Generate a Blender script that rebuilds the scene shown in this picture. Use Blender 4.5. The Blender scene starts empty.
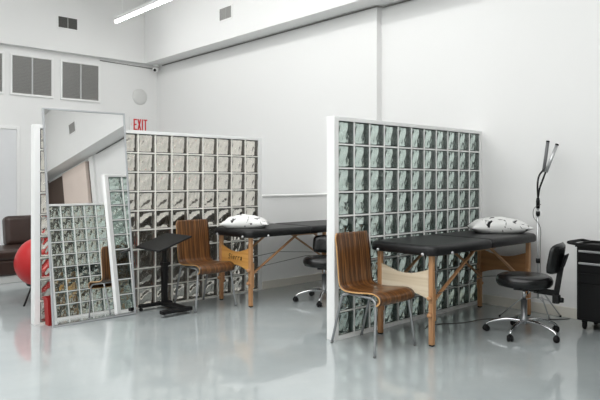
import bpy, bmesh, math, random
from mathutils import Vector, Matrix, noise

random.seed(7)
SC = bpy.context.scene
COL = SC.collection
PI = math.pi

# ------------------------------------------------------------------ camera
YAW = math.radians(47.487)
cam_data = bpy.data.cameras.new('camera')
cam_data.sensor_width = 36.0
cam_data.lens = 601.5 / 600 * 36
cam_data.shift_y = -20.5 / 600
cam_data.clip_start = 0.05
cam = bpy.data.objects.new('camera', cam_data)
cam.location = (0, 0, 1.336)
cam.rotation_euler = (PI / 2, 0, YAW - PI / 2)
COL.objects.link(cam)
SC.camera = cam

# ------------------------------------------------------------------ view, world
SC.view_settings.view_transform = 'Standard'
SC.view_settings.look = 'None'
SC.view_settings.gamma = 1.0
SC.view_settings.use_curve_mapping = False
SC.view_settings.exposure = 0.05
SC.cycles.caustics_reflective = False

world = bpy.data.worlds.new('world')
SC.world = world
world.use_nodes = True
world.node_tree.nodes['Background'].inputs[0].default_value = (0.9, 0.95, 1.0, 1)
world.node_tree.nodes['Background'].inputs[1].default_value = 0.6


def area_light(name, loc, rot, sx, sy, power, color=(1, 1, 1)):
    d = bpy.data.lights.new(name, 'AREA')
    d.shape = 'RECTANGLE'
    d.size, d.size_y = sx, sy
    d.energy = power
    d.color = color
    o = bpy.data.objects.new(name, d)
    o.location = loc
    o.rotation_euler = rot
    COL.objects.link(o)
    return o


# daylight: shop window behind the camera; plus a broad added fill over the middle of the room
area_light('daylight_front', (-0.2, -4.3, 2.6), (PI / 2 - 0.1, 0, 0), 5.5, 3.4, 45, (1.0, 0.99, 0.97))
area_light('overhead_fill', (0.5, 3.5, 4.85), (0, 0, 0), 6.0, 9.0, 395, (1.0, 1.0, 1.0))  # added overhead fill; the ceiling has no opening here
TUBE = 14.5          # strength of the tube diffusers


# ------------------------------------------------------------------ materials
def lin(c):
    return tuple(((v / 255) / 12.92 if v / 255 <= 0.04045 else ((v / 255 + 0.055) / 1.055) ** 2.4) for v in c)


MATS = {}


def mat(name, rgb, rough=0.5, metal=0.0, spec=0.5, coat=0.0, nscale=0, namt=0.0, bump=0.0, bscale=40, emit=0.0):
    m = bpy.data.materials.new(name)
    m.use_nodes = True
    nt = m.node_tree
    b = nt.nodes['Principled BSDF']
    c = lin(rgb)
    b.inputs['Base Color'].default_value = (*c, 1)
    b.inputs['Roughness'].default_value = rough
    b.inputs['Metallic'].default_value = metal
    b.inputs['Specular IOR Level'].default_value = spec
    b.inputs['Coat Weight'].default_value = coat
    b.inputs['Coat Roughness'].default_value = 0.05
    if emit:
        b.inputs['Emission Color'].default_value = (*c, 1)
        b.inputs['Emission Strength'].default_value = emit
    if nscale or bump:
        tc = nt.nodes.new('ShaderNodeTexCoord')
    if nscale:
        n = nt.nodes.new('ShaderNodeTexNoise')
        n.inputs['Scale'].default_value = nscale
        n.inputs['Detail'].default_value = 5
        nt.links.new(tc.outputs['Object'], n.inputs['Vector'])
        r = nt.nodes.new('ShaderNodeValToRGB')
        r.color_ramp.elements[0].position = 0.3
        r.color_ramp.elements[1].position = 0.7
        r.color_ramp.elements[0].color = (*[v * (1 - namt) for v in c], 1)
        r.color_ramp.elements[1].color = (*[min(1, v * (1 + namt)) for v in c], 1)
        nt.links.new(n.outputs['Fac'], r.inputs['Fac'])
        nt.links.new(r.outputs['Color'], b.inputs['Base Color'])
    if bump:
        n2 = nt.nodes.new('ShaderNodeTexNoise')
        n2.inputs['Scale'].default_value = bscale
        n2.inputs['Detail'].default_value = 4
        nt.links.new(tc.outputs['Object'], n2.inputs['Vector'])
        bp = nt.nodes.new('ShaderNodeBump')
        bp.inputs['Strength'].default_value = bump
        bp.inputs['Distance'].default_value = 0.01
        nt.links.new(n2.outputs['Fac'], bp.inputs['Height'])
        nt.links.new(bp.outputs['Normal'], b.inputs['Normal'])
    MATS[name] = m
    return m


def stripe_wood(name, cols, scale, ring=2.0, rough=0.35, axis=0, along=0.03):
    """wood with grain along one axis: noise squeezed across the grain"""
    m = bpy.data.materials.new(name)
    m.use_nodes = True
    nt = m.node_tree
    b = nt.nodes['Principled BSDF']
    b.inputs['Roughness'].default_value = rough
    tc = nt.nodes.new('ShaderNodeTexCoord')
    mp = nt.nodes.new('ShaderNodeMapping')
    s = [along * scale] * 3
    s[axis] = scale
    mp.inputs['Scale'].default_value = s
    n = nt.nodes.new('ShaderNodeTexNoise')
    n.inputs['Scale'].default_value = 1.0
    n.inputs['Detail'].default_value = ring
    n.inputs['Distortion'].default_value = 0.25
    r = nt.nodes.new('ShaderNodeValToRGB')
    r.color_ramp.elements[0].position = 0.30
    r.color_ramp.elements[0].color = (*lin(cols[0]), 1)
    r.color_ramp.elements[1].position = 0.72
    r.color_ramp.elements[1].color = (*lin(cols[-1]), 1)
    for i, c in enumerate(cols[1:-1]):
        e = r.color_ramp.elements.new(0.30 + 0.42 * (i + 1) / (len(cols) - 1))
        e.color = (*lin(c), 1)
    nt.links.new(tc.outputs['Object'], mp.inputs['Vector'])
    nt.links.new(mp.outputs['Vector'], n.inputs['Vector'])
    nt.links.new(n.outputs['Fac'], r.inputs['Fac'])
    nt.links.new(r.outputs['Color'], b.inputs['Base Color'])
    MATS[name] = m
    return m


def glass_mat(name, rgb, ior=1.45, rough=0.0):
    m = bpy.data.materials.new(name)
    m.use_nodes = True
    nt = m.node_tree
    nt.nodes.clear()
    o = nt.nodes.new('ShaderNodeOutputMaterial')
    g = nt.nodes.new('ShaderNodeBsdfGlass')
    g.inputs['Color'].default_value = (*rgb, 1)
    g.inputs['IOR'].default_value = ior
    g.inputs['Roughness'].default_value = rough
    nt.links.new(g.outputs[0], o.inputs['Surface'])
    MATS[name] = m
    return m


M_wall = mat('wall_paint', (236, 236, 235), 0.75, spec=0.2, bump=0.03, bscale=60)
M_wall2 = mat('wall_paint_low', (250, 250, 249), 0.7, spec=0.2, bump=0.03, bscale=60)
M_ceil = mat('ceiling_paint', (225, 225, 223), 0.85, spec=0.1)
M_base = mat('baseboard_paint', (226, 222, 212), 0.5)
M_whiteframe = mat('white_lacquer', (240, 240, 239), 0.4)
M_grout = mat('white_grout', (246, 246, 244), 0.7)
M_grout2 = mat('ivory_grout', (240, 238, 230), 0.7)
M_blockside = mat('block_side_green', (50, 68, 61), 0.35)
M_blockside2 = mat('block_side_taupe', (98, 93, 82), 0.4)  # same block sides; taupe paints in the warm surroundings they reflect
M_glass = glass_mat('block_glass_green', (0.895, 0.93, 0.915))
M_glass2 = glass_mat('block_glass_warm', (0.985, 0.975, 0.955))  # same glass; warm tint paints in light coming from the back wall
M_door = mat('door_paint', (224, 225, 227), 0.5)
M_grille = mat('grille_grey', (172, 171, 168), 0.6)
M_ventdark = mat('vent_dark', (104, 103, 100), 0.6)
M_grille_dark = mat('grille_shadow', (58, 57, 55), 0.8)
M_red = mat('exit_red', (212, 26, 38), 0.5)
M_pink = mat('faded_red', (232, 190, 188), 0.6)
M_black = mat('black_metal', (12, 12, 13), 0.45, spec=0.3)
M_blackmatte = mat('black_plastic', (16, 16, 17), 0.55, spec=0.3)
M_vinyl = mat('black_vinyl', (22, 22, 23), 0.42, spec=0.4, bump=0.12, bscale=14)
M_leather = mat('black_leather', (18, 18, 19), 0.27, spec=0.5, bump=0.06, bscale=30)
M_chrome = mat('chrome', (205, 206, 208), 0.14, metal=1.0)
M_steel = mat('grey_steel', (158, 160, 162), 0.35, metal=0.75)
M_alu = mat('silver_bar', (196, 197, 198), 0.3, metal=0.7)
M_frame = mat('mirror_frame', (190, 192, 195), 0.3, metal=0.5)
M_mirror = mat('mirror_silver', (247, 247, 247), 0.0, metal=1.0)
M_beech = stripe_wood('beech', [(158, 112, 74), (184, 138, 98), (196, 152, 112)], 30, axis=1, rough=0.4)
M_beech_v = stripe_wood('beech_upright', [(160, 112, 74), (188, 140, 98), (198, 154, 112)], 60, axis=1, rough=0.4)
M_pale = stripe_wood('pale_ply', [(214, 196, 168), (226, 210, 184), (232, 218, 196)], 30, axis=2, rough=0.45)
M_honey = stripe_wood('honey_ply', [(196, 138, 70), (216, 160, 88), (224, 172, 100)], 26, axis=2, rough=0.4)
M_shadedply = stripe_wood('honey_ply_shaded', [(140, 96, 58), (160, 112, 70), (170, 122, 78)], 26, axis=2, rough=0.45)  # honey ply made browner: shade on the right end panels painted in
M_zebra = stripe_wood('zebrano', [(38, 23, 13), (98, 62, 34), (56, 35, 19), (146, 98, 55), (80, 50, 28)], 105, ring=3, axis=0, along=0.012, rough=0.28)
M_plyedge = mat('ply_edge', (206, 160, 104), 0.5)
M_bleather = mat('brown_leather', (54, 38, 33), 0.35, nscale=6, namt=0.15, bump=0.1, bscale=18)
M_plinth = mat('sofa_plinth', (196, 196, 194), 0.5)
M_redshell = mat('red_shell', (184, 12, 18), 0.4, coat=0.15)
M_redplastic = mat('red_plastic', (170, 36, 34), 0.45)
M_led = mat('led_white', (255, 255, 253), 0.5, emit=TUBE)
M_led_bright = mat('led_bright', (255, 255, 253), 0.5, emit=17.0)
M_lampgrey = mat('lamp_grey', (110, 111, 112), 0.45)
M_footcap = mat('foot_cap_grey', (112, 113, 114), 0.5)
M_ledoff = mat('led_strip_unlit', (190, 191, 190), 0.4)
M_disc = mat('pale_disc', (218, 218, 216), 0.6)
M_conduit = mat('conduit_grey', (128, 126, 122), 0.6)
M_cable = mat('dark_cable', (76, 74, 71), 0.6)
M_greycable = mat('grey_cable', (120, 118, 114), 0.6)
M_sideboard = mat('dark_veneer', (46, 42, 38), 0.5)
M_beige = mat('beige_paint', (236, 220, 210), 0.7)
M_brownpaint = mat('brown_paint', (98, 84, 76), 0.7)


def floor_material():
    m = mat('epoxy_floor', (168, 175, 176), 0.1, spec=0.5)
    nt = m.node_tree
    b = nt.nodes['Principled BSDF']
    tc = nt.nodes.new('ShaderNodeTexCoord')
    n = nt.nodes.new('ShaderNodeTexNoise')
    n.inputs['Scale'].default_value = 1.3
    n.inputs['Detail'].default_value = 6
    n.inputs['Roughness'].default_value = 0.6
    r = nt.nodes.new('ShaderNodeValToRGB')
    r.color_ramp.elements[0].position = 0.3
    r.color_ramp.elements[1].position = 0.75
    r.color_ramp.elements[0].color = (*lin((163, 171, 172)), 1)
    r.color_ramp.elements[1].color = (*lin((177, 183, 183)), 1)
    nt.links.new(tc.outputs['Object'], n.inputs['Vector'])
    nt.links.new(n.outputs['Fac'], r.inputs['Fac'])
    nt.links.new(r.outputs['Color'], b.inputs['Base Color'])
    n2 = nt.nodes.new('ShaderNodeTexNoise')
    n2.inputs['Scale'].default_value = 2.2
    n2.inputs['Detail'].default_value = 2
    bp = nt.nodes.new('ShaderNodeBump')
    bp.inputs['Strength'].default_value = 0.10
    bp.inputs['Distance'].default_value = 0.02
    nt.links.new(tc.outputs['Object'], n2.inputs['Vector'])
    nt.links.new(n2.outputs['Fac'], bp.inputs['Height'])
    nt.links.new(bp.outputs['Normal'], b.inputs['Normal'])
    b.inputs['Coat Weight'].default_value = 0.5
    b.inputs['Coat Roughness'].default_value = 0.04
    nt.links.new(bp.outputs['Normal'], b.inputs['Coat Normal'])
    return m


M_floor = floor_material()


def pillow_material():
    m = mat('pillow_print', (226, 226, 224), 0.85)
    nt = m.node_tree
    b = nt.nodes['Principled BSDF']
    tc = nt.nodes.new('ShaderNodeTexCoord')
    n = nt.nodes.new('ShaderNodeTexNoise')
    n.inputs['Scale'].default_value = 12
    n.inputs['Detail'].default_value = 3
    n.inputs['Distortion'].default_value = 0.8
    r = nt.nodes.new('ShaderNodeValToRGB')
    r.color_ramp.interpolation = 'LINEAR'
    r.color_ramp.elements[0].position = 0.585
    r.color_ramp.elements[1].position = 0.63
    r.color_ramp.elements[0].color = (*lin((232, 232, 230)), 1)
    r.color_ramp.elements[1].color = (*lin((28, 28, 30)), 1)
    nt.links.new(tc.outputs['Object'], n.inputs['Vector'])
    nt.links.new(n.outputs['Fac'], r.inputs['Fac'])
    nt.links.new(r.outputs['Color'], b.inputs['Base Color'])
    return m


M_pillow = pillow_material()


# ------------------------------------------------------------------ mesh helpers
def V(*a):
    return Vector(a)


def box(bm, c, s, bev=0.0, seg=2, rot=None, mi=0):
    """box centred at c with full size s"""
    r = bmesh.ops.create_cube(bm, size=1.0)
    vs = r['verts']
    for v in vs:
        v.co = Vector((v.co.x * s[0], v.co.y * s[1], v.co.z * s[2]))
    fs = set(f for v in vs for f in v.link_faces)
    if bev > 0:
        es = list(set(e for v in vs for e in v.link_edges))
        rr = bmesh.ops.bevel(bm, geom=es, offset=bev, segments=seg, affect='EDGES', profile=0.5)
        fs = set(f for f in rr['faces'])
        vs = list(set(rr['verts']) | set(v for f in fs for v in f.verts))
        allf = set(f for v in vs for f in v.link_faces)
        fs = allf
        vs = list(set(v for f in fs for v in f.verts))
    M = rot if rot is not None else Matrix.Identity(3)
    for v in vs:
        v.co = M @ v.co + Vector(c)
    for f in fs:
        f.material_index = mi
    return vs


def bxx(bm, x0, x1, y0, y1, z0, z1, bev=0.0, seg=2, mi=0):
    return box(bm, ((x0 + x1) / 2, (y0 + y1) / 2, (z0 + z1) / 2), (abs(x1 - x0), abs(y1 - y0), abs(z1 - z0)), bev, seg, mi=mi)


def tube(bm, pts, r, seg=10, cap=True):
    """round tube along a list of points; r is a radius or a list"""
    pts = [Vector(p) for p in pts]
    n = len(pts)
    rs = r if isinstance(r, (list, tuple)) else [r] * n
    rings = []
    up = None
    for i, p in enumerate(pts):
        t = (pts[min(i + 1, n - 1)] - pts[max(i - 1, 0)]).normalized()
        if up is None:
            up = Vector((0, 0, 1)) if abs(t.z) < 0.9 else Vector((1, 0, 0))
        a = (up - t * up.dot(t)).normalized()
        b = t.cross(a)
        up = a
        rings.append([bm.verts.new(p + (a * math.cos(2 * PI * k / seg) + b * math.sin(2 * PI * k / seg)) * rs[i]) for k in range(seg)])
    for i in range(n - 1):
        for k in range(seg):
            f = bm.faces.new((rings[i][k], rings[i][(k + 1) % seg], rings[i + 1][(k + 1) % seg], rings[i + 1][k]))
            f.smooth = True
    if cap:
        bm.faces.new(list(reversed(rings[0])))
        bm.faces.new(rings[-1])


def smooth_path(pts, n=8):
    """Catmull-Rom through the points"""
    pts = [Vector(p) for p in pts]
    out = []
    P = [pts[0]] + pts + [pts[-1]]
    for i in range(1, len(P) - 2):
        p0, p1, p2, p3 = P[i - 1], P[i], P[i + 1], P[i + 2]
        for k in range(n):
            t = k / n
            out.append(0.5 * ((2 * p1) + (p2 - p0) * t + (2 * p0 - 5 * p1 + 4 * p2 - p3) * t * t + (3 * p1 - p0 - 3 * p2 + p3) * t ** 3))
    out.append(pts[-1])
    return out


def lathe(bm, prof, seg=32, c=(0, 0, 0), axis=None):
    """profile of (radius, z) turned round z (or another axis matrix)"""
    M = axis if axis is not None else Matrix.Identity(3)
    rings = []
    for (r, z) in prof:
        if r < 1e-5:
            rings.append([bm.verts.new(M @ Vector((0, 0, z)) + Vector(c))])
        else:
            rings.append([bm.verts.new(M @ Vector((r * math.cos(2 * PI * k / seg), r * math.sin(2 * PI * k / seg), z)) + Vector(c)) for k in range(seg)])
    for i in range(len(rings) - 1):
        a, b = rings[i], rings[i + 1]
        for k in range(seg):
            k2 = (k + 1) % seg
            if len(a) == 1 and len(b) == 1:
                continue
            if len(a) == 1:
                f = bm.faces.new((a[0], b[k2], b[k]))
            elif len(b) == 1:
                f = bm.faces.new((a[k], a[k2], b[0]))
            else:
                f = bm.faces.new((a[k], a[k2], b[k2], b[k]))
            f.smooth = True
    return rings


def prism(bm, poly, axis, a0, a1, bev=0.0):
    """extrude a closed 2-D polygon between a0 and a1 along axis ('x','y','z')"""
    def at(p, a):
        if axis == 'x':
            return Vector((a, p[0], p[1]))
        if axis == 'y':
            return Vector((p[0], a, p[1]))
        return Vector((p[0], p[1], a))
    v0 = [bm.verts.new(at(p, a0)) for p in poly]
    v1 = [bm.verts.new(at(p, a1)) for p in poly]
    n = len(poly)
    fs = [bm.faces.new(v0), bm.faces.new(list(reversed(v1)))]
    for i in range(n):
        j = (i + 1) % n
        fs.append(bm.faces.new((v0[j], v0[i], v1[i], v1[j])))
    bmesh.ops.recalc_face_normals(bm, faces=fs)
    if bev:
        es = list(set(e for f in fs[:2] for e in f.edges))
        bmesh.ops.bevel(bm, geom=es, offset=bev, segments=2, affect='EDGES')


def bar(bm, p, q, w, h, bev=0.003):
    """rectangular bar from p to q"""
    p, q = Vector(p), Vector(q)
    d = q - p
    L = d.length
    z = d.normalized()
    up = Vector((0, 1, 0)) if abs(z.y) < 0.9 else Vector((1, 0, 0))
    x = up.cross(z).normalized()
    y = z.cross(x)
    R = Matrix((x, y, z)).transposed()
    box(bm, (p + q) / 2, (w, h, L), bev, 1, rot=R)


def obj(name, bm, m, parent=None, smooth=False):
    me = bpy.data.meshes.new(name)
    bmesh.ops.recalc_face_normals(bm, faces=bm.faces[:])
    if smooth:
        for f in bm.faces:
            f.smooth = True
    bm.to_mesh(me)
    bm.free()
    for x in (m if isinstance(m, (list, tuple)) else [m]):
        me.materials.append(x)
    o = bpy.data.objects.new(name, me)
    COL.objects.link(o)
    if parent is not None:
        o.parent = parent
    return o


def tag(o, label, cat, group=None):
    o['label'] = label
    o['category'] = cat
    if group:
        o['group'] = group
    return o


def thing(name, label, cat, loc=(0, 0, 0), rz=0.0, group=None):
    o = bpy.data.objects.new(name, None)
    o.empty_display_size = 0.1
    o.location = loc
    o.rotation_euler = (0, 0, rz)
    COL.objects.link(o)
    return tag(o, label, cat, group)


def struct(name, bm, m, parent=None):
    o = obj(name, bm, m, parent)
    if parent is None:
        o['kind'] = 'structure'
    return o


def B():
    return bmesh.new()


def dup(root, loc, rz, label, group=None):
    r = root.copy()
    COL.objects.link(r)
    r.location = loc
    r.rotation_euler = (0, 0, rz)
    r['label'] = label
    if group:
        r['group'] = group
    for ch in list(root.children):
        c = ch.copy()
        COL.objects.link(c)
        c.parent = r
        for g in list(ch.children):
            d = g.copy()
            COL.objects.link(d)
            d.parent = c
    return r


# ------------------------------------------------------------------ room shell
XL, XR, XR2 = -3.0, 5.85, 5.76      # left wall, right wall near, right wall beyond the step
YF, YB = -4.5, 10.33
ZC = 4.9
bm = B(); bxx(bm, XL - .2, XR + .2, YF - .2, YB + .2, -0.1, 0); struct('floor', bm, M_floor)
bm = B(); bxx(bm, XL - .2, XR + .2, YF - .2, YB + .2, ZC, ZC + .1); struct('ceiling', bm, M_ceil)
bm = B()
bxx(bm, XR, XR + .2, YF - .2, YB + .2, 0, ZC)
bxx(bm, XR2, XR, 4.87, YB, 0, ZC)
struct('wall_right', bm, M_wall)
bm = B(); bxx(bm, XL - .2, XR, YB, YB + .2, 0, ZC); struct('wall_back', bm, M_wall)
bm = B(); bxx(bm, XL - .2, XL, YF - .2, YB, 0, ZC); struct('wall_left', bm, M_wall)
# front end of the room, behind the camera: beige and brown panels on the right wall, brown end wall
bm = B(); bxx(bm, XL, 3.9, YF - .2, YF, 0, ZC); struct('wall_front', bm, M_wall)
bm = B(); bxx(bm, 3.9, XR, YF - .2, YF, 0, ZC); struct('wall_front_brown', bm, M_brownpaint)
bm = B(); bxx(bm, XR - .09, XR, -3.35, -1.98, 0, 3.42); struct('trim_3', bm, M_beige)
bm = B(); bxx(bm, XR - .05, XR, -1.86, -1.66, 0, 3.48); struct('trim_4', bm, M_wall)
bm = B(); bxx(bm, XR - .03, XR, YF, -3.35, 0, 3.42); bxx(bm, XR - .02, XR, -1.98, -1.88, 0, 3.42); struct('trim_5', bm, M_brownpaint)  # narrow strip paints in the dark corner shadow beside the beige panel
# bulkheads
bm = B(); bxx(bm, 5.44, XR, YF, YB, 3.5, ZC); struct('trim_1', bm, M_wall)
bm = B(); bxx(bm, XL, 5.44, 10.21, YB, 3.5, ZC); struct('trim_2', bm, M_wall)
# baseboards
bm = B(); bxx(bm, XR - .014, XR, YF, 3.47, 0, .1, .003, 1); bxx(bm, XR - .014, XR, 3.56, 4.87, 0, .1, .003, 1); struct('baseboard_right', bm, M_base)
bm = B(); bxx(bm, 3.5, XR2, YB - .014, YB, 0, .1, .003, 1); struct('baseboard_back', bm, M_base)

# low wall carrying on from the far glass-block partition
bm = B()
bxx(bm, 4.60, XR2, 5.70, 5.79, 0, 1.125)
bxx(bm, 4.60, XR2, 5.682, 5.81, 1.125, 1.147, .004, 1)
struct('wall_middle', bm, M_wall2)
bm = B(); bxx(bm, 4.60, XR2, 5.686, 5.70, 0, .095, .003, 1); struct('baseboard_middle', bm, M_base)

# door in the back wall
bm = B(); bxx(bm, 2.25, 3.20, YB - .045, YB - .004, 0.012, 2.14, .003, 1)
door = struct('door_1', bm, M_door)
bm = B()
bxx(bm, 3.205, 3.255, YB - .03, YB, 0, 2.2, .004, 1)
bxx(bm, 2.195, 2.245, YB - .03, YB, 0, 2.2, .004, 1)
bxx(bm, 2.245, 3.205, YB - .03, YB, 2.15, 2.2, .004, 1)
obj('door_frame', bm, M_whiteframe, door)
bm = B(); lathe(bm, [(0.0, .07), (.026, .065), (.03, .045), (.012, .03), (.012, 0), (0, 0)], 16, (2.33, YB - .045, 1.0), Matrix.Rotation(PI / 2, 3, 'X'))
obj('door_knob', bm, M_steel, door)


# ------------------------------------------------------------------ glass-block partitions
def pane_offset(u, v, side):
    """depth of the moulded waves across one block, u and v in 0..1 (metres)"""
    e = min(1.0, min(u, 1 - u, v, 1 - v) * 9)
    a = math.sin(7.1 * u + 2.3 * math.sin(4.2 * v + .6) + .7 * side)
    b = math.sin(8.7 * v + 1.9 * math.sin(5.1 * u + 1.1) + 1.3 * side)
    c = math.sin(17 * u + 9 * v + 2.0 * side) * math.sin(13 * v - 5 * u + .4)
    d = math.sin(23 * u - 6 * v + 1.7 + side)
    return 0.0052 * e * (a * 0.7 + b * 0.6 + c * .5 + d * .16)


def partition(name, label, x0, ncol, y, ztop, mg, ms, mgr, right_post=True, x_right=None, px=0.2):
    """front glass face in the plane y; blocks run to +x and down from ztop"""
    P = 0.2
    rows = 9
    D = 0.09
    zb = ztop - rows * P
    x1 = x0 + ncol * px
    yf, yb = y - 0.011, y - 0.011 + D
    t = thing(name, label, 'partition', ((x0 + x1) / 2, (yf + yb) / 2, 0))
    ox, oy = (x0 + x1) / 2, (yf + yb) / 2
    # end posts and rails
    bm = B()
    bxx(bm, x0 - .05 - ox, x0 + .004 - ox, yf - oy, yb - oy, 0, ztop + .03, .002, 1)
    obj('end_post', bm, M_whiteframe, t)
    if right_post:
        bm = B()
        bxx(bm, x1 - .004 - ox, x1 + .05 - ox, yf - oy, yb - oy, 0, ztop + .03, .002, 1)
        obj('end_post', bm, M_whiteframe, t)
    elif x_right is not None and x_right - x1 > .004:
        bm = B()
        bxx(bm, x1 - .004 - ox, x_right - ox, yf - oy, yb - oy, 0, ztop + .03, .002, 1)
        obj('end_post', bm, M_whiteframe, t)
    bm = B()
    bxx(bm, x0 + .004 - ox, x1 - .004 - ox, yf - oy, yb - oy, ztop - .004, ztop + .03, .002, 1)
    obj('top_rail', bm, M_whiteframe, t)
    bm = B()
    bxx(bm, x0 + .004 - ox, x1 - .004 - ox, yf - oy, yb - oy, 0, zb + .004)
    obj('bottom_rail', bm, mgr, t)
    # grout joints
    bm = B()
    g = .0065
    for i in range(1, ncol):
        X = x0 + i * px - ox
        bxx(bm, X - g, X + g, yf + .003 - oy, yb - .003 - oy, zb, ztop)
    for j in range(1, rows):
        Z = zb + j * P
        for i in range(ncol):
            xa = x0 + i * px + g - ox - 1e-4
            bxx(bm, xa, xa + px - 2 * g + 2e-4, yf + .003 - oy, yb - .003 - oy, Z - g, Z + g)
    obj('grout_grid', bm, mgr, t)
    # blocks: side walls and two moulded panes
    sv, sf = [], []
    pv, pf = [], []
    N = 14
    w = min(P, px) / 2 - g - .0008
    pat = [[[pane_offset(a / N, b / N, k) for a in range(N + 1)] for b in range(N + 1)] for k in range(2)]
    for i in range(ncol):
        for j in range(rows):
            cx, cz = x0 + (i + .5) * px - ox, zb + (j + .5) * P
            ya, yc = yf + .009 - oy, yb - .009 - oy
            k = len(sv)
            for yy in (ya, yc):
                sv += [(cx - w, yy, cz - w), (cx + w, yy, cz - w), (cx + w, yy, cz + w), (cx - w, yy, cz + w)]
            for q in range(4):
                r = (q + 1) % 4
                sf.append((k + q, k + r, k + 4 + r, k + 4 + q))
            for sgn, yo in ((0, ya), (1, yc)):
                thick = .008
                dirn = 1 if sgn == 0 else -1           # slab grows into the block
                k = len(pv)
                wv = w - .0006
                for b in range(N + 1):
                    for a in range(N + 1):
                        u, v = a / N, b / N
                        ee = min(1.0, min(u, 1 - u, v, 1 - v) * 8)
                        pv.append((cx + (2 * u - 1) * wv, yo - dirn * .003 * ee, cz + (2 * v - 1) * wv))
                off = (N + 1) ** 2
                for b in range(N + 1):
                    for a in range(N + 1):
                        u, v = a / N, b / N
                        pv.append((cx + (2 * u - 1) * wv, yo + dirn * (thick + pat[sgn][b][a]), cz + (2 * v - 1) * wv))
                for b in range(N):
                    for a in range(N):
                        q = k + b * (N + 1) + a
                        f1 = (q, q + 1, q + N + 2, q + N + 1)
                        f2 = (q + off, q + off + N + 1, q + off + N + 2, q + off + 1)
                        if sgn:
                            f1, f2 = f1[::-1], f2[::-1]
                        pf += [f1, f2]
                for a in range(N):
                    for (p, q) in ((a, a + 1), ((N + 1) * N + a + 1, (N + 1) * N + a), ((a + 1) * (N + 1), a * (N + 1)), (a * (N + 1) + N, (a + 1) * (N + 1) + N)):
                        f = (k + q, k + p, k + p + off, k + q + off)
                        pf.append(f if not sgn else f[::-1])
    me = bpy.data.meshes.new('block_sides')
    me.from_pydata(sv, [], sf)
    me.materials.append(ms)
    o = bpy.data.objects.new('block_sides', me)
    COL.objects.link(o); o.parent = t
    me = bpy.data.meshes.new('glass_blocks')
    me.from_pydata(pv, [], pf)
    me.shade_smooth()
    me.materials.append(mg)
    o = bpy.data.objects.new('glass_blocks', me)
    COL.objects.link(o); o.parent = t
    return t


partition('glass_block_partition', 'greenish glass block partition behind the massage table on the right, ending at the right wall',
          3.616, 11, 3.481, 1.831, M_glass, M_blockside, M_grout, False, XR)
partition('glass_block_partition', 'long warm grey glass block partition at the back, behind the leaning mirror and black stand',
          1.978, 13, 5.714, 1.812, M_glass2, M_blockside2, M_grout2, True, px=0.1978)
partition('glass_block_partition', 'glass block partition seen only as a reflection in the leaning mirror',
          3.616, 11, 1.25, 1.831, M_glass, M_blockside, M_grout, False, XR)


# ------------------------------------------------------------------ ceiling tube lights
def tube_light(label, x, y0, y1, z=4.0, led=None):
    t = thing('tube_light', label, 'ceiling light', (x, (y0 + y1) / 2, z), 0, 'linear ceiling lights')
    h = (y1 - y0) / 2
    bm = B(); bxx(bm, -.032, .032, -h, h, .012, .07, .006, 2); obj('housing', bm, M_whiteframe, t)
    bm = B(); bxx(bm, -.026, .026, -h + .01, h - .01, -.022, .012, .01, 3); obj('diffuser', bm, led or M_led, t)
    for yy in (-h + .25, 0, h - .25):
        bm = B(); tube(bm, [(0, yy, .07), (0, yy, ZC - z)], .006, 8); obj('suspension_rod', bm, M_whiteframe, t)
    return t


tube_light('long white tube light hanging high up near the right wall bulkhead', 4.57, 3.2, 9.6, led=M_led_bright)
tube_light('added short white tube light brightening the front bulkhead, unseen behind the camera', 3.9, -4.0, -1.2, 4.55)  # added lamp, unseen; brightens the bulkhead that the mirror reflects
tube_light('added long white tube light over the middle of the room, unseen, lighting the right wall', 1.3, -2.4, 7.6)  # added lamp, unseen; lights the right wall from higher up


# ------------------------------------------------------------------ wall fittings
def louvre(name, label, cat, x0, x1, z0, z1, y, nsl, group=None):
    """grille facing -y in a white frame with a middle bar"""
    t = thing(name, label, cat, ((x0 + x1) / 2, y, (z0 + z1) / 2), 0, group)
    w, h = (x1 - x0) / 2, (z1 - z0) / 2
    f = .035
    bm = B()
    bxx(bm, -w - f, w + f, -.025, 0, h, h + f, .004, 1); bxx(bm, -w - f, w + f, -.025, 0, -h - f, -h, .004, 1)
    bxx(bm, -w - f, -w, -.025, 0, -h, h, .004, 1); bxx(bm, w, w + f, -.025, 0, -h, h, .004, 1)
    obj('frame', bm, M_whiteframe, t)
    bm = B(); bxx(bm, -w, w, -.004, 0, -h, h); obj('backing', bm, M_grille_dark, t)
    bm = B()
    R = Matrix.Rotation(math.radians(40), 3, 'X')
    for i in range(nsl):
        z = -h + (i + .5) * 2 * h / nsl
        box(bm, (0, -.013, z), (2 * w, .0025, 2 * h / nsl * .95), 0, rot=R)
    obj('louvre_slats', bm, M_grille, t)
    bm = B(); bxx(bm, -.012, .012, -.024, -.002, -h, h); obj('middle_bar', bm, M_ledoff, t)
    return t


louvre('wall_grille', 'grey louvred grille on the back wall, right one, nearest the corner', 'vent', 3.95, 4.588, 2.735, 3.35, YB, 26, 'grey louvred grilles on the back wall')
louvre('wall_grille', 'grey louvred grille on the back wall, second from the corner, above the door frame', 'vent', 3.144, 3.765, 2.74, 3.35, YB, 26, 'grey louvred grilles on the back wall')
louvre('wall_grille', 'grey louvred grille on the back wall cut off by the left picture edge', 'vent', 2.35, 2.99, 2.74, 3.35, YB, 26, 'grey louvred grilles on the back wall')


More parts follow.
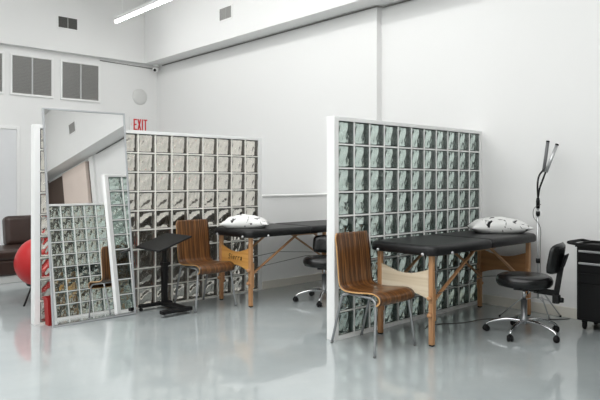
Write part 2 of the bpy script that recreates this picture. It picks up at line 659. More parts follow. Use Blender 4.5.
def small_vent(label, loc, rz, w, h, slat_m=None):
    t = thing('air_vent', label, 'vent', loc, rz, 'small air vents on the bulkheads')
    bm = B()
    f = .018
    bxx(bm, -w - f, w + f, -.014, 0, h, h + f); bxx(bm, -w - f, w + f, -.014, 0, -h - f, -h)
    bxx(bm, -w - f, -w, -.014, 0, -h, h); bxx(bm, w, w + f, -.014, 0, -h, h)
    obj('frame', bm, M_whiteframe, t)
    bm = B(); bxx(bm, -w, w, -.003, 0, -h, h); obj('backing', bm, M_grille_dark, t)
    bm = B()
    R = Matrix.Rotation(math.radians(40), 3, 'X')
    for i in range(9):
        box(bm, (0, -.008, -h + (i + .5) * 2 * h / 9), (2 * w, .002, 2 * h / 9 * .9), 0, rot=R)
    obj('louvre_slats', bm, slat_m or M_grille, t)
    bm = B(); bxx(bm, -.008, .008, -.013, -.001, -h, h); obj('middle_bar', bm, M_grille, t)
    return t


small_vent('small dark air vent high on the back bulkhead above the louvred grilles', (4.0, 10.21, 3.995), 0, .16, .092, M_ventdark)
small_vent('small grey air vent high on the right bulkhead beside the tube light', (5.44, 7.63, 3.905), -PI / 2, .155, .09)

small_vent('small grey air vent on the right bulkhead seen only in the leaning mirror', (5.44, -1.75, 4.13), -PI / 2, .17, .11)

# exit sign
t = thing('exit_sign', 'red EXIT lettering on a white sign above the far partition', 'sign', (5.43, YB, 2.36))
bm = B(); bxx(bm, -.25, .2, -.018, 0, -.14, .14, .004, 1); obj('sign_plate', bm, M_wall, t)


def letter(polys, x):
    b = B()
    for p in polys:
        prism(b, [(x + q[0], q[1]) for q in p], 'y', -.024, -.018)
    obj('letter', b, M_red, t)


lw, lh, s = .074, .205, .022
z0 = -lh / 2


def rect(a, b, c, d):
    return [(a, z0 + b), (c, z0 + b), (c, z0 + d), (a, z0 + d)]


letter([rect(0, 0, s, lh), rect(s, 0, .066, s), rect(s, lh - s, .066, lh), rect(s, lh / 2 - s / 2, .058, lh / 2 + s / 2)], -.166)
letter([[(0, z0), (s + .004, z0), (.078, z0 + lh), (.078 - s - .004, z0 + lh)],
        [(.078 - s - .004, z0), (.078, z0), (.039 + .013, z0 + lh / 2 - .004), (.039 + .001, z0 + lh / 2 - .036)],
        [(0, z0 + lh), (.039 - .013, z0 + lh / 2 + .004), (.039 - .001, z0 + lh / 2 + .036), (s + .004, z0 + lh)]], -.09)
letter([rect(0, 0, s, lh)], .002)
letter([rect(.027, 0, .027 + s, lh - s), rect(0, lh - s, .076, lh)], .036)
bm = B(); prism(bm, [(-.195, -.03), (-.188, -.03), (-.212, 0), (-.188, .03), (-.195, .03), (-.219, 0)], 'y', -.022, -.018)
obj('chevron', bm, M_pink, t)['label'] = 'faded chevron left of the letters'

bm = B(); lathe(bm, [(0, .03), (.08, .03), (.135, .022), (.15, .004), (.15, 0), (0, 0)], 36, (0, 0, 0), Matrix.Rotation(PI / 2, 3, 'X'))
o = obj('round_wall_cover', bm, M_disc); o.location = (5.40, YB, 2.885)
tag(o, 'pale grey round disc on the back wall above the EXIT sign', 'wall fitting')

# security camera in the corner
t = thing('security_camera', 'small white security camera in the corner under the bulkheads', 'camera', (5.66, 10.18, 3.5))
bm = B(); lathe(bm, [(0, 0), (.055, 0), (.055, -.03), (.03, -.04), (0, -.04)], 20); obj('mount', bm, M_whiteframe, t)
Rc = Matrix.Rotation(math.radians(-48), 3, 'Z') @ Matrix.Rotation(math.radians(112), 3, 'X')
bm = B(); lathe(bm, [(0, -.06), (.045, -.05), (.05, 0), (.05, .07), (.042, .085), (0, .085)], 20, (0, -.0, -.085), Rc); obj('body', bm, M_whiteframe, t)
bm = B(); lathe(bm, [(0, .094), (.026, .093), (.028, .08), (0, .08)], 18, (0, -.0, -.085), Rc); obj('lens', bm, M_black, t)

# conduit along the right wall under the bulkhead, and cable on the back wall
bm = B()
tube(bm, [(5.742, 10.1, 3.483), (5.742, 4.86, 3.483)], .009, 8)
tube(bm, [(5.742, 4.86, 3.483), (5.78, 4.845, 3.483), (5.833, 4.82, 3.483), (5.833, -1.5, 3.483)], .009, 8)
tag(obj('wall_conduit', bm, M_conduit), 'thin dark conduit running along the right wall under the bulkhead', 'pipe')
bm = B(); tube(bm, [(4.62, YB - .008, 3.46), (5.0, YB - .008, 3.452), (5.66, YB - .008, 3.44)], .007, 6)
tag(obj('camera_cable', bm, M_greycable), 'thin grey cable along the top of the back wall to the security camera', 'cable')

# ------------------------------------------------------------------ leaning mirror
MW, MH = .815, 2.015
t = thing('leaning_mirror', 'tall silver framed mirror leaning on the far glass block partition', 'mirror', (2.428, 5.502, 0), 0)
t.rotation_euler = (math.radians(-6.12), math.radians(-0.5), math.radians(0.25))
fw = .015
bm = B()
bxx(bm, -MW / 2, -MW / 2 + fw, -.012, .018, .002, MH, .002, 1); bxx(bm, MW / 2 - fw, MW / 2, -.012, .018, .002, MH, .002, 1)
bxx(bm, -MW / 2 + fw, MW / 2 - fw, -.012, .018, MH - fw, MH, .002, 1); bxx(bm, -MW / 2 + fw, MW / 2 - fw, -.012, .018, .002, .002 + fw, .002, 1)
obj('frame', bm, M_frame, t)
bm = B(); bxx(bm, -MW / 2 + fw, MW / 2 - fw, -.003, .012, .024, MH - fw); obj('mirror_glass', bm, M_mirror, t)


# ------------------------------------------------------------------ bent plywood chairs
def chair():
    t = thing('plywood_chair', 'bent zebra-striped plywood chair with grey steel legs standing before the table on the right', 'chair', (0, 0, 0), 0, 'zebra-striped plywood chairs')
    prof = smooth_path([(0, -.222, .378), (0, -.252, .390), (0, -.268, .416), (0, -.256, .446), (0, -.20, .466), (0, -.10, .460), (0, .02, .450), (0, .10, .452), (0, .148, .474), (0, .166, .52), (0, .176, .62), (0, .19, .76), (0, .212, .90)], 5)
    n = len(prof)
    T = .011
    NX = 12
    bm = B()
    top, bot = [], []
    for i, p in enumerate(prof):
        tg = (prof[min(i + 1, n - 1)] - prof[max(i - 1, 0)]).normalized()
        nr = Vector((0, -tg.z, tg.y))
        q = i / (n - 1)
        hw = .214 if q < .45 else .214 - .012 * math.sin(min(1, (q - .45) / .3) * PI / 2)
        if q > .97:
            hw -= .02 * (q - .97) / .03
        if q < .03:
            hw -= .016 * (1 - q / .03)
        rt, rb = [], []
        for a in range(NX + 1):
            x = (2 * a / NX - 1) * hw
            dish = .012 * (1 - (x / hw) ** 2)
            back = 1.0 if q > .55 else .4
            c = p - nr * 0 + (Vector((0, dish * back, 0)) if q > .55 else Vector((0, 0, -dish * .4)))
            rt.append(bm.verts.new(c + nr * (T / 2) + Vector((x, 0, 0))))
            rb.append(bm.verts.new(c - nr * (T / 2) + Vector((x, 0, 0))))
        top.append(rt); bot.append(rb)
    for i in range(n - 1):
        for a in range(NX):
            f = bm.faces.new((top[i][a], top[i][a + 1], top[i + 1][a + 1], top[i + 1][a])); f.smooth = True
            f = bm.faces.new((bot[i][a + 1], bot[i][a], bot[i + 1][a], bot[i + 1][a + 1])); f.smooth = True
        f = bm.faces.new((bot[i][0], top[i][0], top[i + 1][0], bot[i + 1][0])); f.material_index = 1
        f = bm.faces.new((top[i][NX], bot[i][NX], bot[i + 1][NX], top[i + 1][NX])); f.material_index = 1
    for i in (0, n - 1):
        for a in range(NX):
            f = bm.faces.new((top[i][a], top[i][a + 1], bot[i][a + 1], bot[i][a])); f.material_index = 1
    obj('seat_shell', bm, [M_zebra, M_plyedge], t)
    for s in (-1, 1):
        bm = B()
        tube(bm, smooth_path([(s * .248, -.248, .012), (s * .205, -.222, .36), (s * .198, -.205, .408), (s * .19, -.17, .428)], 5), .0105, 10)
        lg = obj('leg', bm, M_steel, t)
        bm = B(); tube(bm, [(s * .2485, -.2482, 0), (s * .247, -.2475, .018)], .0125, 10); obj('foot_cap', bm, M_footcap, lg)
        bm = B()
        tube(bm, smooth_path([(s * .182, .262, .012), (s * .178, .16, .37), (s * .176, .128, .412), (s * .174, .08, .426)], 5), .0105, 10)
        lg = obj('leg', bm, M_steel, t)
        bm = B(); tube(bm, [(s * .1822, .2635, 0), (s * .182, .258, .018)], .0125, 10); obj('foot_cap', bm, M_footcap, lg)
        bm = B(); tube(bm, [(s * .19, -.17, .428), (s * .174, .08, .426)], .0105, 10); obj('seat_rail', bm, M_steel, t)
    bm = B(); tube(bm, [(-.187, -.12, .428), (.187, -.12, .428)], .0095, 8); tube(bm, [(-.175, .06, .426), (.175, .06, .426)], .0095, 8)
    obj('cross_bar', bm, M_steel, t)
    return t


c0 = chair()
c0.location = (3.70, 3.188, 0)
dup(c0, (3.545, 5.39, 0), 0, 'bent zebra-striped plywood chair with grey steel legs between the black stand and the far table')


# ------------------------------------------------------------------ massage tables
def massage_table(label, loc, panel_m, sign=None, leg_m=None, group='black massage tables', rz=0.0):
    """origin on the floor under the left near corner of the top; top 1.78 long (x), .68 deep (y)"""
    L, W, H, TH = 1.78, .68, .81, .082
    t = thing('massage_table', label, 'massage table', loc, rz, group)
    for k in range(2):
        bm = B()
        x0, x1 = (0, L / 2 - .003) if k == 0 else (L / 2 + .003, L)
        r = .09
        poly = []
        cs = [(x0, 0, k == 0), (x1, 0, k == 1), (x1, W, k == 1), (x0, W, k == 0)]
        for (cx, cy, rd) in cs:
            rr = r if rd else .012
            ax = cx + rr if cx == x0 else cx - rr
            ay = cy + rr if cy == 0 else cy - rr
            a0 = {(True, True): PI, (False, True): 1.5 * PI, (False, False): 0, (True, False): .5 * PI}[(cx == x0, cy == 0)]
            for q in range(7):
                a = a0 + q / 6 * PI / 2
                poly.append((ax + rr * math.cos(a), ay + rr * math.sin(a)))
        layers = [(0.012, H - TH), (0, H - TH + .012), (0, H - .03), (.006, H - .014), (.018, H - .004), (.04, H)]
        rings = []
        ccx, ccy = (x0 + x1) / 2, W / 2
        for ins, z in layers:
            sx, sy = 1 - ins / ((x1 - x0) / 2), 1 - ins / (W / 2)
            rings.append([bm.verts.new((ccx + (p[0] - ccx) * sx, ccy + (p[1] - ccy) * sy, z)) for p in poly])
        m = len(poly)
        for a, b in zip(rings, rings[1:]):
            for q in range(m):
                f = bm.faces.new((a[q], a[(q + 1) % m], b[(q + 1) % m], b[q])); f.smooth = True
        bm.faces.new(rings[-1]); bm.faces.new(list(reversed(rings[0])))
        obj('padded_top', bm, M_vinyl, t)
    zt = H - TH
    lm = leg_m or M_beech_v
    for (x, sx) in ((.085, 1), (L - .085, -1)):
        for (y, sy) in ((.075, 1), (W - .075, -1)):
            bm = B()
            bxx(bm, x - .018, x + .018, y - .02, y + .02, .34, zt, .003, 1)
            bxx(bm, x - .018 - .0, x + .018, y - .02 - sy * .0, y + .02, 0.012, .34, .003, 1)
            bxx(bm, x + sx * .02 - .012, x + sx * .02 + .012, y - .02, y + .02, .20, .46, .003, 1)
            lg = obj('leg', bm, lm, t)
            bm = B(); bxx(bm, x - .016, x + .016, y - .018, y + .018, 0, .014, .003, 1); obj('rubber_foot', bm, M_blackmatte, lg)
            for zk in (.25, .385):
                bm = B(); lathe(bm, [(0, .03), (.016, .028), (.021, .016), (.013, 0), (0, 0)], 12, (x - .018 * sx, y, zk), Matrix.Rotation(-sx * PI / 2, 3, 'Y')); obj('knob', bm, lm, lg)
        # end panel with a scooped top and an arched underside
        poly = []
        ya, yb_ = .095, W - .095
        K = 14
        for q in range(K + 1):
            f = q / K
            poly.append((ya + (yb_ - ya) * f, .615 - .055 * math.sin(PI * f)))
        for q in range(K + 1):
            f = 1 - q / K
            poly.append((ya + (yb_ - ya) * f, .37 + .05 * math.sin(PI * f)))
        bm = B(); prism(bm, poly, 'x', x - .009, x + .009)
        p = obj('end_panel', bm, panel_m if sx == 1 else M_shadedply, t)
        if sign and sx == 1:
            cu = bpy.data.curves.new('lettering', 'FONT')
            cu.body = sign
            cu.size = .082
            cu.shear = .25
            cu.space_character = 1.25
            cu.extrude = .001
            cu.align_x = 'CENTER'; cu.align_y = 'CENTER'
            to = bpy.data.objects.new('lettering_source', cu)
            COL.objects.link(to)
            bpy.context.view_layer.update()
            me = bpy.data.meshes.new_from_object(to.evaluated_get(bpy.context.evaluated_depsgraph_get()))
            bpy.data.objects.remove(to)
            me.name = 'lettering'
            me.materials.clear(); me.materials.append(M_black)
            lo = bpy.data.objects.new('lettering', me)
            COL.objects.link(lo)
            lo.parent = p
            lo.location = (x - .0105, (ya + yb_) / 2, .50)
            lo.rotation_euler = (PI / 2, 0, -PI / 2)
    # folding braces meeting near the middle of the table, front and back
    for y in (.10, W - .10):
        for (x, d) in ((.11, 1), (L - .11, -1)):
            bm = B(); bar(bm, (x, y, .33), (L / 2 - d * .13, y, zt - .012), .016, .03); obj('brace', bm, M_beech, t)
    bm = B(); bxx(bm, L / 2 - .16, L / 2 + .16, .06, W - .06, zt - .018, zt, .002, 1); obj('hinge_board', bm, M_beech, t)
    for y in (.085, W - .085):
        bm = B(); tube(bm, [(.10, y, .40), (L / 2, y, .47), (L - .10, y, .40)], .003, 6); obj('cable', bm, M_cable, t)
    for x in (.055, .24):
        bm = B(); lathe(bm, [(0, .014), (.010, .012), (.014, .004), (.014, 0), (0, 0)], 12, (x + .02, -.0 + .0, zt + .012), Matrix.Rotation(PI / 2, 3, 'X')) if x > .1 else lathe(bm, [(0, .014), (.010, .012), (.014, .004), (.014, 0), (0, 0)], 12, (0, .10, zt + .012), Matrix.Rotation(-PI / 2, 3, 'Y'))
        obj('corner_button', bm, M_alu, t)
    bm = B(); lathe(bm, [(0, .014), (.010, .012), (.014, .004), (.014, 0), (0, 0)], 12, (0, W - .12, zt + .012), Matrix.Rotation(-PI / 2, 3, 'Y')); obj('corner_button', bm, M_alu, t)
    return t


massage_table('black padded massage table with pale end panel on the right, before the greenish partition', (3.95, 2.765, 0), M_pale)
massage_table('black padded massage table with honey end panel before the far partition', (3.79, 4.915, 0), M_honey, 'Sierra')
massage_table('black padded massage table outside the picture, seen only through glass in the mirror', (3.95, .53, 0), M_honey)


# ------------------------------------------------------------------ pillows
def pillow(label, loc, rz, a, b, h, seed):
    bm = B()
    N = 28
    grid = {}
    for side in (1, -1):
        for i in range(N + 1):
            for j in range(N + 1):
                u, v = 2 * i / N - 1, 2 * j / N - 1
                edge = i in (0, N) or j in (0, N)
                if side == -1 and edge:
                    grid[(side, i, j)] = grid[(1, i, j)]
                    continue
                pin = 1 - .10 * (1 - abs(u) ** 2) * (abs(v) ** 3)
                pin2 = 1 - .10 * (1 - abs(v) ** 2) * (abs(u) ** 3)
                x, y = a * u * pin2, b * v * pin
                z = ((1 - abs(u) ** 2.0) * (1 - abs(v) ** 2.2)) ** .62
                wr = noise.noise(Vector((u * 2.4 + seed, v * 2.4, side * 3.1))) * .03 * z + noise.noise(Vector((u * 5 + seed, v * 5, 1.7))) * .010 * z
                if side == 1:
                    zz = h * .66 * z + wr
                else:
                    zz = -h * .34 * min(1, z * 1.8)
                grid[(side, i, j)] = bm.verts.new((x, y, zz + h * .34))
    for side in (1, -1):
        for i in range(N):
            for j in range(N):
                q = [grid[(side, i, j)], grid[(side, i + 1, j)], grid[(side, i + 1, j + 1)], grid[(side, i, j + 1)]]
                if side == -1:
                    q.reverse()
                try:
                    f = bm.faces.new(q); f.smooth = True
                except ValueError:
                    pass
    o = obj('pillow', bm, M_pillow)
    o.location = loc
    o.rotation_euler = (0, 0, rz)
    return tag(o, label, 'pillow', 'white pillows with black print')


pillow('white pillow with black print on the right end of the nearer massage table', (5.50, 3.08, .811), math.radians(-46), .30, .18, .15, 2.0)
pillow('white pillow with black print on the left end of the far massage table', (4.03, 5.28, .811), math.radians(-42), .27, .19, .13, 7.3)


# ------------------------------------------------------------------ rolling stools
def stool(label, loc, rz, star0, back_lo, back_hi, up=0.0):
    t = thing('rolling_stool', label, 'stool', loc, rz, 'black rolling stools with chrome bases')
    for k in range(5):
        a = star0 - rz + k * 2 * PI / 5
        ca, sa = math.cos(a), math.sin(a)
        bm = B()
        pts = [(.02, .115), (.12, .122), (.22, .105), (.29, .082), (.315, .06)]
        tube(bm, smooth_path([(ca * r, sa * r, z) for r, z in pts], 4), [.017 - .006 * q / 16 for q in range(17)], 10)
        obj('base_arm', bm, M_chrome, t)
        bm = B()
        cx, cy = ca * .315, sa * .315
        box(bm, (cx, cy, .048), (.024, .03, .022), .004, 1, rot=Matrix.Rotation(a + .6, 3, 'Z'))
        tube(bm, [(cx, cy, .05), (cx, cy, .07)], .008, 8)
        cs = obj('caster', bm, M_blackmatte, t)
        bm = B()
        ax = Matrix.Rotation(a + .6, 3, 'Z') @ Matrix.Rotation(PI / 2, 3, 'X')
        for q in (-1, 1):
            lathe(bm, [(0, q * .014 - .009), (.024, q * .014 - .009), (.027, q * .014), (.024, q * .014 + .009), (0, q * .014 + .009)], 18, (cx, cy, .0272), ax)
        obj('wheel', bm, M_blackmatte, cs)
    bm = B(); lathe(bm, [(0, .095), (.034, .095), (.036, .13), (.03, .14), (.03, .15), (.026, .152), (.026, .30), (0, .30)], 20); obj('gas_column', bm, M_steel, t)
    bm = B(); lathe(bm, [(0, .29), (.014, .29), (.014, .385 + up), (0, .385 + up)], 16); obj('piston', bm, M_chrome, t)
    bm = B(); box(bm, (.02, 0, .372 + up), (.19, .13, .035), .008, 2); obj('mechanism', bm, M_black, t)
    bm = B(); tube(bm, [(.05, -.05, .362 + up), (.07, -.17, .35 + up)], .006, 8); obj('lever', bm, M_black, t)
    bm = B(); lathe(bm, [(0, .388), (.19, .388), (.218, .396), (.232, .42), (.234, .445), (.222, .472), (.195, .486), (.12, .49), (0, .487)], 44, (0, 0, up)); obj('seat', bm, M_leather, t)
    bm = B(); bar(bm, (.08, 0, .362 + up), (.262, 0, .352 + up), .05, .016); bar(bm, (.255, 0, .34), (.315, 0, (back_lo + back_hi) / 2 + .03), .045, .012); obj('back_support', bm, M_black, t)
    bm = B(); bxx(bm, .235, .29, -.035, .035, .30, .37, .008, 2); lathe(bm, [(0, .03), (.02, .028), (.024, 0), (0, 0)], 14, (.29, 0, .33), Matrix.Rotation(PI / 2, 3, 'Y')); obj('adjuster_knob', bm, M_black, t)
    # curved back cushion
    bm = B()
    NU, NV = 14, 10
    h = (back_hi - back_lo) / 2
    zc = (back_hi + back_lo) / 2
    g = {}
    for sd in (0, 1):
        for i in range(NU + 1):
            for j in range(NV + 1):
                u, v = 2 * i / NU - 1, 2 * j / NV - 1
                k = (1 - (abs(u) ** 4 + abs(v) ** 4) * .5)
                ru = u * (1 - .10 * abs(v) ** 4)
                rv = v * (1 - .16 * abs(u) ** 4)
                y = .175 * ru
                z = zc + h * rv
                th = .036 * ((1 - abs(u) ** 5) * (1 - abs(v) ** 5)) ** .5
                curve = -.045 * u * u
                lean = .022 * v
                xx = .287 + curve + lean + (-th if sd == 0 else th * .8)
                if sd == 1 and (i in (0, NU) or j in (0, NV)):
                    g[(sd, i, j)] = g[(0, i, j)]
                else:
                    g[(sd, i, j)] = bm.verts.new((xx, y, z))
    for sd in (0, 1):
        for i in range(NU):
            for j in range(NV):
                f = bm.faces.new((g[(sd, i, j)], g[(sd, i + 1, j)], g[(sd, i + 1, j + 1)], g[(sd, i, j + 1)])); f.smooth = True
    obj('backrest', bm, M_leather, t)
    bm = B(); box(bm, (.328, 0, zc - .02), (.012, .12, .12), .005, 1, rot=Matrix.Rotation(math.radians(18), 3, 'Y')); obj('back_plate', bm, M_black, t)
    return t


stool('black rolling stool with backrest and chrome base beside the tool trolley', (4.935, 2.52, 0), math.radians(-78), math.radians(43), .55, .81, .03)
stool('black rolling stool with chrome base at the far table, partly hidden by the partition post', (4.66, 4.69, 0), math.radians(35), math.radians(72), .50, .70)

# ------------------------------------------------------------------ black height-adjustable stand
t = thing('tilting_stand', 'black height-adjustable stand with tilted top between the mirror and the far chair', 'stand', (3.18, 5.50, 0))
bm = B()
bxx(bm, -.27, .10, .055, .105, .035, .065, .004, 1)
bxx(bm, -.25, .09, -.35, -.29, .032, .068, .004, 1)
bxx(bm, -.04, .06, -.295, .06, .034, .066, .004, 1)
obj('base', bm, M_blackmatte, t)
for (x, y) in ((-.25, .08), (.08, .08), (-.225, -.32), (.07, -.32)):
    bm = B(); tube(bm, [(x, y, .03), (x, y, .045)], .008, 8); cs = obj('caster', bm, M_blackmatte, t)
    bm = B(); lathe(bm, [(0, -.012), (.016, -.012), (.019, 0), (.016, .012), (0, .012)], 14, (x, y, .019), Matrix.Rotation(PI / 2, 3, 'X')); obj('wheel', bm, M_steel if y < 0 else M_blackmatte, cs)
bm = B(); bxx(bm, -.008, .042, .05, .11, .06, .44, .004, 1); obj('outer_column', bm, M_blackmatte, t)
bm = B(); bxx(bm, .0, .034, .06, .10, .44, .735, .003, 1); obj('inner_column', bm, M_black, t)
bm = B(); bxx(bm, -.014, .048, .044, .116, .435, .475, .004, 1); lathe(bm, [(0, .035), (.018, .03), (.02, 0), (0, 0)], 12, (.048, .08, .455), Matrix.Rotation(PI / 2, 3, 'Y')); obj('height_clamp', bm, M_black, t)
Rt = Matrix.Rotation(math.radians(-18.5), 3, 'Y')
bm = B(); box(bm, (-.10, -.105, .706), (.385, .49, .018), .006, 2, rot=Rt); obj('tilted_top', bm, M_blackmatte, t)
bm = B(); bxx(bm, -.05, .055, .05, .11, .715, .735, .004, 1); obj('tilt_bracket', bm, M_black, t)

# ------------------------------------------------------------------ gooseneck lamp on a tripod
LX, LY = 5.56, 2.70
t = thing('floor_lamp', 'slim silver tripod lamp with two gooseneck light bars at the end of the nearer table', 'lamp', (LX, LY, 0))
RV = Vector((math.sin(YAW), -math.cos(YAW), 0))     # the room direction in which the two bars fan out
bm = B(); tube(bm, [(0, 0, .20), (0, 0, 1.08)], .0105, 10); tube(bm, [(0, 0, .55), (0, 0, 1.05)], .0075, 10); obj('pole', bm, M_alu, t)
for (dx, dy) in ((-.16, .31), (.03, -.10), (.26, -.10)):
    bm = B(); tube(bm, [(dx * .05, dy * .05, .31), (dx, dy, .008)], .0065, 8); lg = obj('leg', bm, M_alu, t)
    bm = B(); tube(bm, [(dx * .5, dy * .5, .165), (0, 0, .215)], .004, 6); obj('strut', bm, M_alu, lg)
    bm = B(); tube(bm, [(dx * .985, dy * .985, .016), (dx * 1.0, dy * 1.0, .0)], .010, 8); obj('rubber_foot', bm, M_blackmatte, lg)
for z, nm in ((.30, 'leg_hub'), (.56, 'pole_clamp'), (1.01, 'pole_clamp')):
    bm = B(); lathe(bm, [(0, z - .022), (.018, z - .022), (.02, z), (.018, z + .022), (0, z + .022)], 16); obj(nm, bm, M_black, t)
bm = B(); lathe(bm, [(0, 1.06), (.017, 1.06), (.018, 1.13), (.013, 1.16), (0, 1.16)], 16); obj('socket', bm, M_black, t)


def lp(r, z, f=0.0):
    fw_ = Vector((math.cos(YAW), math.sin(YAW), 0))
    return RV * r + fw_ * f + Vector((0, 0, z))


for pts, hd in (([(.0, 1.15, 0), (-.0, 1.28, .01), (.022, 1.37, .03), (.066, 1.43, .03)], ((.085, 1.44, .03), (.175, 1.685, .02))),
                ([(.0, 1.15, 0), (.012, 1.25, -.01), (.040, 1.34, -.02), (.066, 1.42, -.03)], ((.100, 1.44, .05), (.128, 1.72, .06)))):
    bm = B(); tube(bm, smooth_path([lp(*p) for p in pts], 6), .0085, 10); gn = obj('gooseneck', bm, M_black if hd[0][2] > .04 else M_blackmatte, t)
for (a, b), mm in ((((.064, 1.405, -.03), (.168, 1.665, -.03)), M_alu), (((.068, 1.41, .035), (.115, 1.70, .05)), M_lampgrey)):
    bm = B(); tube(bm, [lp(*a), lp(*b)], .0155, 12); hb = obj('light_bar', bm, mm, t)
    bm = B(); va, vb = lp(*a), lp(*b); tube(bm, [vb - (vb - va) * .02, vb + (vb - va) * .03], .0168, 12); obj('end_cap', bm, M_black, hb)
bm = B()
tube(bm, smooth_path([lp(.02, 1.10, -.02), lp(-.045, 1.06, -.02), lp(-.05, .98, -.02), lp(-.005, .92, -.02), lp(.02, .85, -.015), lp(.016, .70, -.015), lp(.012, .33, -.02)], 6), .003, 6)
obj('power_cord', bm, M_cable, t)
bm = B()
tube(bm, smooth_path([(5.79, 2.50, .004), (5.66, 2.58, .004), (5.45, 2.78, .004), (5.2, 3.03, .004), (4.9, 3.1, .004), (4.62, 3.25, .004), (4.45, 3.2, .004)], 8), .004, 6)
tag(obj('extension_cord', bm, M_cable), 'thin dark cord lying on the floor under the nearer massage table', 'cord')

# ------------------------------------------------------------------ tool trolley
TX0, TX1, TY0, TY1 = 5.45, 5.80, 1.66, 2.29
t = thing('tool_trolley', 'black metal tool trolley with drawers against the right wall, at the right edge', 'trolley', ((TX0 + TX1) / 2, (TY0 + TY1) / 2, 0))
w, d = (TX1 - TX0) / 2, (TY1 - TY0) / 2
bm = B(); bxx(bm, -w, w, -d, d, .085, .735, .006, 2); obj('body', bm, M_black, t)
bm = B()
bxx(bm, -w - .012, w + .01, -d - .01, d + .012, .735, .748, .004, 1)
bxx(bm, -w - .012, -w - .002, -d - .01, d + .012, .748, .768, .003, 1); bxx(bm, w, w + .01, -d - .01, d + .012, .748, .768, .003, 1)
bxx(bm, -w - .002, w, d + .002, d + .012, .748, .768, .003, 1); bxx(bm, -w - .002, w, -d - .01, -d, .748, .768, .003, 1)
obj('top_tray', bm, M_blackmatte, t)
for (za, zb2) in ((.613, .714), (.513, .607), (.42, .507)):
    bm = B(); bxx(bm, -w - .014, -w, -d + .025, d - .02, za, zb2, .003, 1); dr = obj('drawer', bm, M_black, t)
    if za > .45:
        bm = B(); bxx(bm, -w - .026, -w - .013, -d + .03, d - .025, zb2 - .022, zb2 - .004, .003, 1); obj('handle', bm, M_alu, dr)['label'] = 'silver drawer pull'
bm = B(); bxx(bm, -w - .012, -w, -d + .025, d - .02, .105, .413, .003, 1); obj('cabinet_door', bm, M_black, t)
bm = B()
tube(bm, smooth_path([(-w + .03, d + .004, .755), (-w + .02, d + .07, .765), (-w + .05, d + .085, .768), (w - .06, d + .085, .768), (w - .03, d + .06, .765), (w - .03, d + .004, .755)], 5), .014, 10)
obj('push_handle', bm, M_blackmatte, t)
for (x, y) in ((-w + .05, d - .05), (w - .05, d - .05), (-w + .05, -d + .05), (w - .05, -d + .05)):
    bm = B(); bxx(bm, x - .02, x + .02, y - .02, y + .02, .065, .086, .003, 1); bxx(bm, x - .018, x + .018, y - .016, y - .012, .03, .066); bxx(bm, x - .018, x + .018, y + .012, y + .016, .03, .066)
    cs = obj('caster', bm, M_black, t)
    bm = B(); lathe(bm, [(0, -.011), (.03, -.011), (.034, 0), (.03, .011), (0, .011)], 18, (x, y, .034), Matrix.Rotation(PI / 2, 3, 'X')); obj('wheel', bm, M_blackmatte, cs)

# ------------------------------------------------------------------ left corner: sofa, red chair, red bin
t = thing('leather_sofa', 'dark brown leather sofa before the back wall behind the red chair', 'sofa', (2.1, 8.7, 0))
bm = B(); bxx(bm, -.9, 1.0, -.46, .45, 0, .10, .006, 1); obj('plinth', bm, M_plinth, t)['label'] = 'pale grey plinth'
bm = B(); bxx(bm, -.92, 1.02, -.49, .47, .10, .30, .03, 3); obj('base', bm, M_bleather, t)
for k in range(2):
    bm = B(); bxx(bm, -.91 + k * .965, .045 + k * .965, -.50, .25, .295, .43, .045, 4); obj('seat_cushion', bm, M_bleather, t)
bm = B()
box(bm, (.78, .30, .61), (.50, .20, .42), .06, 4, rot=Matrix.Rotation(math.radians(-10), 3, 'X'))
obj('back_cushion', bm, M_bleather, t)
t = thing('tub_chair', 'round glossy red tub chair on thin black legs behind the partition end', 'chair', (2.40, 6.90, 0))
bm = B()
R0 = .272
ax = Vector((-.62, .72, .35)).normalized()
Rq = ax.to_track_quat('Z', 'Y').to_matrix()
prof = []
a_open = math.radians(38)
K = 22
for q in range(K + 1):
    a = PI - (PI - a_open) * q / K
    prof.append((R0 * math.sin(a), R0 * math.cos(a)))
for q in range(K + 1):
    a = a_open + (PI - a_open) * q / K
    prof.append(((R0 - .022) * math.sin(a), (R0 - .022) * math.cos(a)))
prof[0] = (0, -R0); prof[-1] = (0, -(R0 - .022))
lathe(bm, prof, 40, (0, 0, .42), Rq)
obj('shell', bm, M_redshell, t)
bm = B()
lathe(bm, [(0, -.19), (.15, -.18), (.19, -.13), (.17, -.08), (0, -.07)], 30, (0, 0, .42), Rq); obj('seat_cushion', bm, M_redplastic, t)
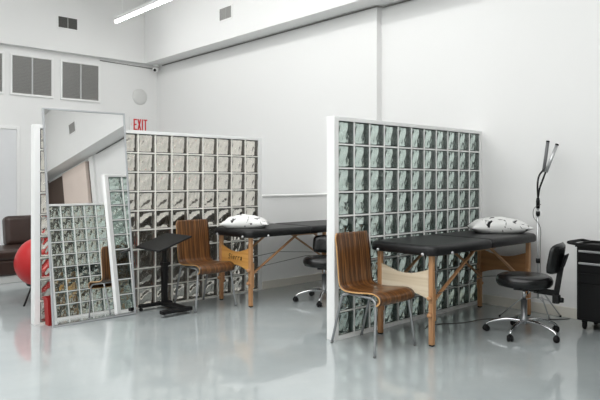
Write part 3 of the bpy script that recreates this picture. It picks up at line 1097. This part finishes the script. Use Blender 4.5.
for (fx, fy) in ((-.265, -.27), (.28, -.05), (.02, .30)):
    bm = B(); tube(bm, [(fx * .5, fy * .5, .20), (fx, fy, 0)], .010, 8); obj('leg', bm, M_black, t)
bm = B(); lathe(bm, [(0, .15), (.14, .165), (.15, .185), (.10, .20), (0, .20)], 20); obj('leg_hub', bm, M_black, t)

t = thing('waste_bin', 'small red waste bin between the mirror foot and the partition', 'bin', (2.075, 5.632, 0))
bm = B()
rings = []
for (hx, hy, z) in ((.058, .042, 0), (.072, .052, .25), (.066, .046, .25), (.053, .037, .01)):
    rings.append([bm.verts.new((sx * hx, sy * hy, z)) for sx, sy in ((-1, -1), (1, -1), (1, 1), (-1, 1))])
for a, b in zip(rings, rings[1:]):
    for q in range(4):
        bm.faces.new((a[q], a[(q + 1) % 4], b[(q + 1) % 4], b[q]))
bm.faces.new(rings[0]); bm.faces.new(rings[-1])
obj('body', bm, M_redplastic, t)
bm = B()
bxx(bm, -.078, .078, -.058, -.05, .242, .258, .002, 1); bxx(bm, -.078, .078, .05, .058, .242, .258, .002, 1)
bxx(bm, -.078, -.07, -.05, .05, .242, .258, .002, 1); bxx(bm, .07, .078, -.05, .05, .242, .258, .002, 1)
obj('rim', bm, M_redplastic, t)

# dark sideboard behind the far partition, seen broken up through the glass
t = thing('sideboard', 'dark sideboard behind the far partition, seen only through the glass blocks', 'cabinet', (3.9, 6.75, 0))
bm = B(); bxx(bm, -1.0, 1.0, -.2, .2, .10, .86, .005, 1); bxx(bm, -1.02, 1.02, -.22, .22, .86, .885, .004, 1); obj('body', bm, M_sideboard, t)
for k in range(4):
    bm = B(); bxx(bm, -.99 + k * .495, -.505 + k * .495, -.218, -.2,   .12, .84, .003, 1); dr = obj('door', bm, M_sideboard, t)
    bm = B(); bxx(bm, -.56 + k * .495, -.545 + k * .495, -.235, -.218, .45, .62, .002, 1); obj('handle', bm, M_alu, dr)
for (x, y) in ((-.94, -.14), (.94, -.14), (-.94, .14), (.94, .14)):
    bm = B(); bxx(bm, x - .02, x + .02, y - .02, y + .02, 0, .10); obj('leg', bm, M_black, t)
